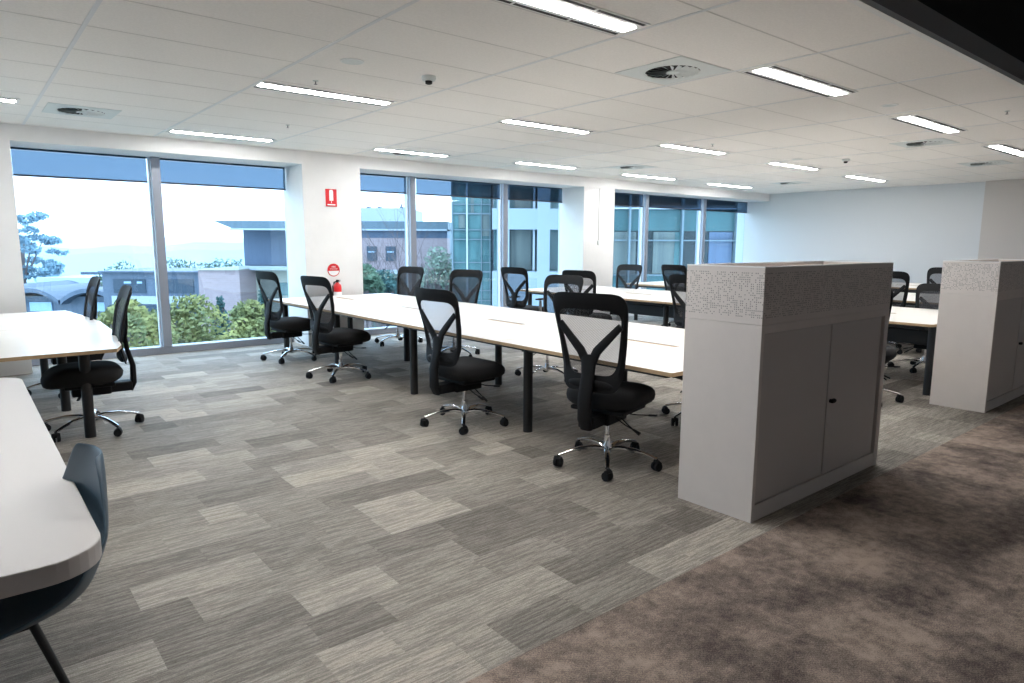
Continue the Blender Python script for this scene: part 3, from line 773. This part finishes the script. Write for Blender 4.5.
MB().box(X(118), X(124), -6, -5.4, 0, Z(120, 303)).build('vent_stack', MO['wht'], t)

# long grey block
d = 40; t, s0 = house('grey_office_block', 'long blue grey building with a dark window band, behind the window mullion', 150, d)
X = lambda px: spx(px, d)-s0
MB().box(X(103), X(212), 0, 5, 0, Z(150, 272)).build('wall', MO['greyb'], t)
MB().box(X(102), X(213), -.3, 5.3, Z(150, 272.3), Z(150, 271)).build('roof_edge', MO['greyb'], t)
for a, b in ((114, 146), (160, 194)):
    MB().box(X(a), X(b), -.05, .3, Z(150, 293), Z(150, 279)).build('window', MO['win'], t)
MB().box(X(125), X(132), -.08, 0, Z(150, 283.5), Z(150, 281.5)).build('lit_window', MO['winl'], t)
MB().box(X(138), X(143), -.08, 0, Z(150, 283.5), Z(150, 281.5)).build('lit_window', MO['winl'], t)
MB().box(X(112), X(200), -.12, 0, Z(150, 304), Z(150, 296)).build('spandrel', MO['wht'], t)
MB().box(X(112), X(200), -.1, 0, Z(150, 330), Z(150, 306)).build('lower_window', MO['win'], t)
# brick block
d = 36; t, s0 = house('pink_brick_block', 'plain pink brick block in front of the grey offices', 215, d)
X = lambda px: spx(px, d)-s0
MB().box(X(199), X(240), 0, 5, 0, Z(215, 270)).build('wall', MO['brick'], t)
MB().box(X(198.5), X(240.5), -.1, 5.1, Z(215, 270.3), Z(215, 269.4)).build('coping', MO['beige'], t)
# office building with jutting roof, spans two windows
d = 38; t, s0 = house('brick_office_building', 'brick office building with a jutting flat roof and blue grey top storey', 340, d)
X = lambda px: spx(px, d)-s0
Zc = lambda py: zpx(340, py, d)-GZ
MB().box(X(246), X(450), 0, 14, Zc(266), Zc(229)).build('upper_storey', MO['tealroof'], t)
xa, xb, xc, za, zb3 = X(229), X(247), X(451), Zc(222), Zc(229.5)
MB().add([(xa, -1.6, za), (xc, -1.6, za), (xc, -1.6, zb3), (xb, -1.6, zb3), (xb, 14, za), (xc, 14, za), (xc, 14, zb3), (xb, 14, zb3)],
         [(0, 1, 2, 3), (4, 5, 6, 7), (0, 1, 5, 4), (3, 2, 6, 7), (0, 4, 7, 3), (1, 2, 6, 5)]).build('roof', MO['tealroof'], t)
MB().box(X(245), X(450), -1.7, -1.55, Zc(231), Zc(229.3)).build('white_trim', MO['wht'], t)
MB().box(X(247), X(300), -.1, 0, Zc(265.5), Zc(231)).build('clerestory_glazing', MO['band'], t)
MB().box(X(300), X(450), -1.4, 0, Zc(238), Zc(231)).build('window_band', MO['band'], t)
MB().box(X(300), X(450), -1.5, 0, Zc(269), Zc(238)).build('brick_wall', MO['brick'], t)
for a in (373.5, 391.5):
    w_ = MB().box(X(a), X(a+9.5), -1.58, -1.5, Zc(260), Zc(246)).build('window', MO['win'], t)
    MB().box(X(a+1.5), X(a+8), -1.62, -1.58, Zc(252), Zc(250.7)).build('blind', MO['winl'], w_)
MB().box(X(244), X(300), -.6, 0, Zc(270), Zc(266)).build('white_ledge', MO['wht'], t)
MB().box(X(360), X(450), -2.2, -1.5, Zc(272), Zc(268.5)).build('white_ledge', MO['wht'], t)
MB().box(X(236), X(300), .3, 14, 0, Zc(270)).build('beige_wall', MO['beige'], t)
MB().box(X(278), X(300), .2, .4, Zc(296), Zc(283)).build('green_window', MO['win2'], t)
MB().box(X(300), X(450), .3, 14, 0, Zc(270)).build('lower_glazing', MO['win3'], t)
# pale block beyond
d = 60; t, s0 = house('pale_plant_room', 'pale hazy rooftop block beyond the brick offices', 380, d)
X = lambda px: spx(px, d)-s0
Zc = lambda py: zpx(380, py, d)-GZ
MB().box(X(359), X(412), 0, 8, 0, Zc(208)).build('wall', MO['wht'], t)
for a in (366, 377, 399): MB().box(X(a), X(a+3), 1, 2, Zc(208), Zc(206)).build('roof_unit', MO['greyb'], t)
MB().cyl((X(400), 1.5, Zc(206)), (X(400), 1.5, Zc(203)), .08, n=6).build('mast', MO['greyb'], t)

# glass tower and the pale concrete building
d = 27; t, s0 = house('glass_tower', 'teal glass tower with white mullions outside the middle window', 475, d)
X = lambda px: spx(px, d)-s0
Zc = lambda py: zpx(475, py, d)-GZ
TZ = Zc(120)
MB().box(X(452), X(491), 0, 8, 0, TZ).build('glass_wall', MO['win2'], t)
for px in (452, 466.5, 481, 489.5): MB().box(X(px), X(px+(1.6 if px < 470 else .7)), -.12, 0, 0, TZ).build('mullion', MO['wht'] if px == 466.5 else MO['frame'], t)
for py in (140, 158, 176, 184, 204, 213, 229.5, 239, 262, 271, 290, 300): MB().box(X(452), X(491), -.10, 0, Zc(py+(1.4 if py in (213, 271) else .8)), Zc(py)).build('transom', MO['frame'], t)
for a, b, c_, e_ in ((471, 474, 213, 195), (482, 489, 236, 214), (459, 465, 228, 215)):
    MB().box(X(a), X(b), -.04, 0, Zc(c_), Zc(e_)).build('curtain', MO['win3'], t)
d = 26; t, s0 = house('concrete_building', 'pale blue concrete building with deep window openings', 530, d)
X = lambda px: spx(px, d)-s0
Zc = lambda py: zpx(535, py, d)-GZ
TZ = Zc(120)
fm = MB()
def wallrows(cols, rows):      # solid cells between openings
    for (a, b) in cols: fm.box(X(a), X(b), 0, 1.0, 0, TZ)
cols = [(498, 509), (536.5, 549), (572, 600)]
for (a, b) in cols: fm.box(X(a), X(b), 0, 1.0, 0, TZ)
ops = [(492, 498), (509, 536.5), (549, 572)]
for (a, b) in ops:
    for (p, q) in ((340, 271.5), (229.5, 208.5), (170, 150)): fm.box(X(a), X(b), 0, 1.0, Zc(p), Zc(q))
fm.build('concrete_frame', MO['conc'], t)
MB().box(X(493), X(600), .9, 6, 0, TZ).build('recessed_glazing', MO['win2'], t)
MB().box(X(510), X(531), .7, .9, Zc(271), Zc(230)).build('window', MO['win3'], t)
MB().box(X(514), X(530), .7, .9, Zc(208), Zc(190)).build('window', MO['win3'], t)
MB().box(X(532.5), X(534.5), .3, .9, Zc(271), Zc(180)).build('downpipe', MO['wht'], t)

# curtain wall opposite the far window
d = 24; t, s0 = house('curtain_wall_wing', 'dark teal glass wing filling the far window', 680, d)
X = lambda px: spx(px, d)-s0
Zc = lambda py: zpx(680, py, d)-GZ
MB().box(X(600), X(800), 0, 8, 0, Zc(120)).build('glazing', MO['dgl'], t)
MB().box(X(600), X(800), -.06, 0, Zc(231), Zc(210)).build('spandrel', MO['tgl'], t)
MB().box(X(600), X(800), -.06, 0, Zc(300), Zc(276)).build('spandrel', MO['tgl'], t)
MB().box(X(612), X(634), -.05, 0, Zc(274), Zc(232)).build('curtain', MO['win3'], t)
MB().box(X(651), X(672), -.05, 0, Zc(274), Zc(232)).build('curtain', MO['win3'], t)
MB().box(X(672), X(677), -.07, 0, Zc(274), Zc(232)).build('lit_glazing', MO['win2'], t)
MB().box(X(706), X(729), -.05, 0, Zc(274), Zc(232)).build('blue_blind', MO['band'], t)
for px in (626.5, 678, 731, 790): MB().box(X(px-.9), X(px+.9), -.3, 0, 0, Zc(120)).build('mullion', MO['frame'], t)
for py in (206.5, 240.5, 275): MB().box(X(600), X(800), -.2, 0, Zc(py+.6), Zc(py-.6)).build('transom', MO['frame'], t)
MB().box(X(600), X(800), -.25, 0, Zc(209.5), Zc(208)).build('transom', MO['wht'], t)

# ------------------------------------------------------------------ trees
def leaf_cloud(lobes, n, size, rnd, squash=.5):
    vs = []; fs = []
    tot = sum(l[3]*l[3] for l in lobes)
    for (cx, cy_, cz, r) in lobes:
        for _ in range(int(n*r*r/tot)):
            while True:
                p = Vector((rnd.uniform(-1, 1), rnd.uniform(-1, 1), rnd.uniform(-1, 1)))
                if .35 < p.length < 1: break
            c = Vector((cx, cy_, cz))+Vector((p.x*r, p.y*r, p.z*r*squash))
            a = Vector((rnd.gauss(0, 1), rnd.gauss(0, 1), rnd.gauss(0, 1))).normalized(); b = a.orthogonal().normalized()
            s_ = size*rnd.uniform(.6, 1.3); o = len(vs)
            vs += [c-a*s_, c+b*s_*.55, c+a*s_, c-b*s_*.55]; fs.append((o, o+1, o+2, o+3))
    return vs, fs
def tree(px, pytop, d, wpx, label, leafm, kind='round', seed=1, n=2600, group='trees outside the windows', base=None):
    rnd = random.Random(seed)
    s0 = spx(px, d); p = ofs() @ Vector((s0, d, 0))
    ztop = zpx(px, pytop, d)-GZ; w = wpx/F*d/2
    t = empty('tree', (p.x, p.y, GZ), 0, label=label, cat='tree', group=group)
    lobes = []
    if kind == 'round':
        h = w*1.5
        for k in range(26):
            a = rnd.uniform(0, 2*PI); rr = w*.72*math.sqrt(k/26); lr = w*rnd.uniform(.26, .40)
            lobes.append((rr*math.cos(a), rr*math.sin(a), ztop-lr*.8-(rr/w)**2*h*.45-(0 if k < 3 else rnd.random()*h*.55), lr))
        squash = .8
    elif kind == 'gum':
        for k in range(60):
            f = rnd.random(); a = rnd.uniform(0, 2*PI); rr = w*(.2+.8*math.sin(PI*min(1, .12+f*.7)))*math.sqrt(rnd.random())
            lobes.append((rr*math.cos(a), rr*math.sin(a), ztop-.4-f*w*2.3, w*rnd.uniform(.13, .26)))
        squash = .45; h = w*2.2
    elif kind == 'cone':
        h = w*3.4
        for k in range(14):
            f = (k+.5)/14; rr = w*f*.75
            for q in range(3):
                a = rnd.uniform(0, 2*PI); lobes.append((rr*.6*math.cos(a), rr*.6*math.sin(a), ztop-f*h, w*(.18+.42*f)))
        squash = .6
    if kind != 'bare':
        vs, fs = leaf_cloud(lobes, n, max(.11, w*.055), rnd, squash)
        MB_ = MB().add(vs, fs); me = bpy.data.meshes.new('foliage'); me.from_pydata([tuple(v) for v in MB_.v], [], MB_.f)
        me.materials.append(leafm); o = bpy.data.objects.new('foliage', me); C.objects.link(o); o.parent = t
    tr = MB()
    top = ztop-(.4 if kind == 'cone' else .9)*(h*.5 if kind != 'bare' else .2)
    if kind == 'bare':
        def br(p0, dr, L, r, lev):
            p1 = p0+dr*L; tr.cyl(tuple(p0), tuple(p1), r, r*.6, 5)
            if lev == 0: return
            for _ in range(3):
                nd = (dr+Vector((rnd.gauss(0, .38), rnd.gauss(0, .38), rnd.uniform(-.05, .3)))).normalized()
                br(p0+dr*L*rnd.uniform(.55, 1.), nd, L*rnd.uniform(.6, .8), r*.55, lev-1)
        br(Vector((0, 0, 0)), Vector((0, 0, 1)), ztop*.42, .14, 5)
    else:
        tr.cyl((0, 0, 0), (.1, .05, top), .28, .1, 10)
        for k in range(0 if kind == 'cone' else 5):
            a = k*1.3; tr.cyl((.05, 0, top*.8), (w*.5*math.cos(a), w*.5*math.sin(a), top+w*.15), .1, .03, 6)
    tr.build('trunk', MO['bark'], t, smooth=True)
    return t
tree(24, 210, 55, 74, 'tall hazy gum tree at the left edge of the window', MO['gum'], 'gum', 3, 5200)
tree(124, 298, 24, 90, 'yellow green tree left of the mullion', MO['leafy'], 'round', 5, 3600)
tree(188, 294, 27, 100, 'rounded yellow green tree right of the mullion', MO['leafy'], 'round', 6, 4600)
tree(252, 299, 25, 76, 'yellow green tree below the brick block by the first aisle chair', MO['leafy'], 'round', 7, 3000)
tree(219, 297, 30, 30, 'dark conifer between the yellow green trees', MO['leafd'], 'cone', 8, 1600)
tree(262, 290, 31, 26, 'dark slim shrub behind the chair near the left window', MO['leafd'], 'cone', 9, 1200)
tree(364, 264, 24, 44, 'bushy green tree right of the sign column', MO['leafg'], 'round', 10, 2600)
tree(384, 270, 26, 44, 'grey green bush left of the far side chair', MO['leafd'], 'round', 11, 2200)
tree(402, 236, 27, 30, 'bare branched tree against the brick wall, left of mullion', None, 'bare', 12)
tree(428, 234, 29, 30, 'bare branched tree against the brick wall, right of mullion', None, 'bare', 15)
tree(438, 246, 33, 66, 'pale green tree in front of the brick offices', MO['leafp'], 'round', 14, 1600)
for k, px in enumerate((170, 185, 203, 222, 238, 120)):
    tree(px, 257+(k % 3)*1.5, 50, 62, ['low green treetop on the skyline, above the left end of the grey offices', 'low green treetop on the skyline, above the right end of the grey offices', 'low green treetop on the skyline just left of the brick block', 'low green treetop on the skyline above the brick block', 'low green treetop on the skyline beside the jutting roof', 'low green treetop on the skyline left of the mullion'][k], MO['leafg'], 'round', 20+k, 900, group='distant treetops on the skyline')

# ------------------------------------------------------------------ light
w = bpy.data.worlds.new('overcast'); sc.world = w; w.use_nodes = True
bg = w.node_tree.nodes['Background']
tc = w.node_tree.nodes.new('ShaderNodeTexCoord'); sx_ = w.node_tree.nodes.new('ShaderNodeSeparateXYZ'); cr = w.node_tree.nodes.new('ShaderNodeValToRGB')
w.node_tree.links.new(tc.outputs['Generated'], sx_.inputs[0]); w.node_tree.links.new(sx_.outputs[2], cr.inputs[0])
cr.color_ramp.elements[0].position = 0.; cr.color_ramp.elements[0].color = (.70, .85, 1., 1)
cr.color_ramp.elements[1].position = .25; cr.color_ramp.elements[1].color = (.74, .87, 1., 1)
w.node_tree.links.new(cr.outputs[0], bg.inputs[0]); bg.inputs[1].default_value = 1.75
for (x0, x1, _) in bays:
    L = bpy.data.lights.new('window_portal', 'AREA'); L.shape = 'RECTANGLE'; L.size = x1-x0; L.size_y = 2.5
    L.cycles.is_portal = True
    o = bpy.data.objects.new('window_portal', L); C.objects.link(o); o.location = ((x0+x1)/2, YW+.35, 1.3); o.rotation_euler = (-PI/2, 0, 0)

# ------------------------------------------------------------------ camera
cd = bpy.data.cameras.new('camera'); cam = bpy.data.objects.new('camera', cd); C.objects.link(cam)
cd.sensor_width = 36; cd.sensor_fit = 'HORIZONTAL'; cd.lens = F/1024*36; cd.clip_start = .05; cd.clip_end = 3000
m = Matrix.Identity(4)
for i in range(3): m[i][0] = RT[i]; m[i][1] = UP[i]; m[i][2] = -FW[i]
m[2][3] = H
cam.matrix_world = m
sc.camera = cam
vs_ = sc.view_settings; sc.display_settings.display_device = 'sRGB'
vs_.view_transform = 'Standard'; vs_.look = 'None'; vs_.gamma = 1.; vs_.exposure = 1.68; vs_.use_curve_mapping = False
sc.cycles.use_denoising = True
sc.cycles.max_bounces = 8; sc.cycles.diffuse_bounces = 5; sc.cycles.transparent_max_bounces = 16
sc.cycles.sample_clamp_indirect = 6.
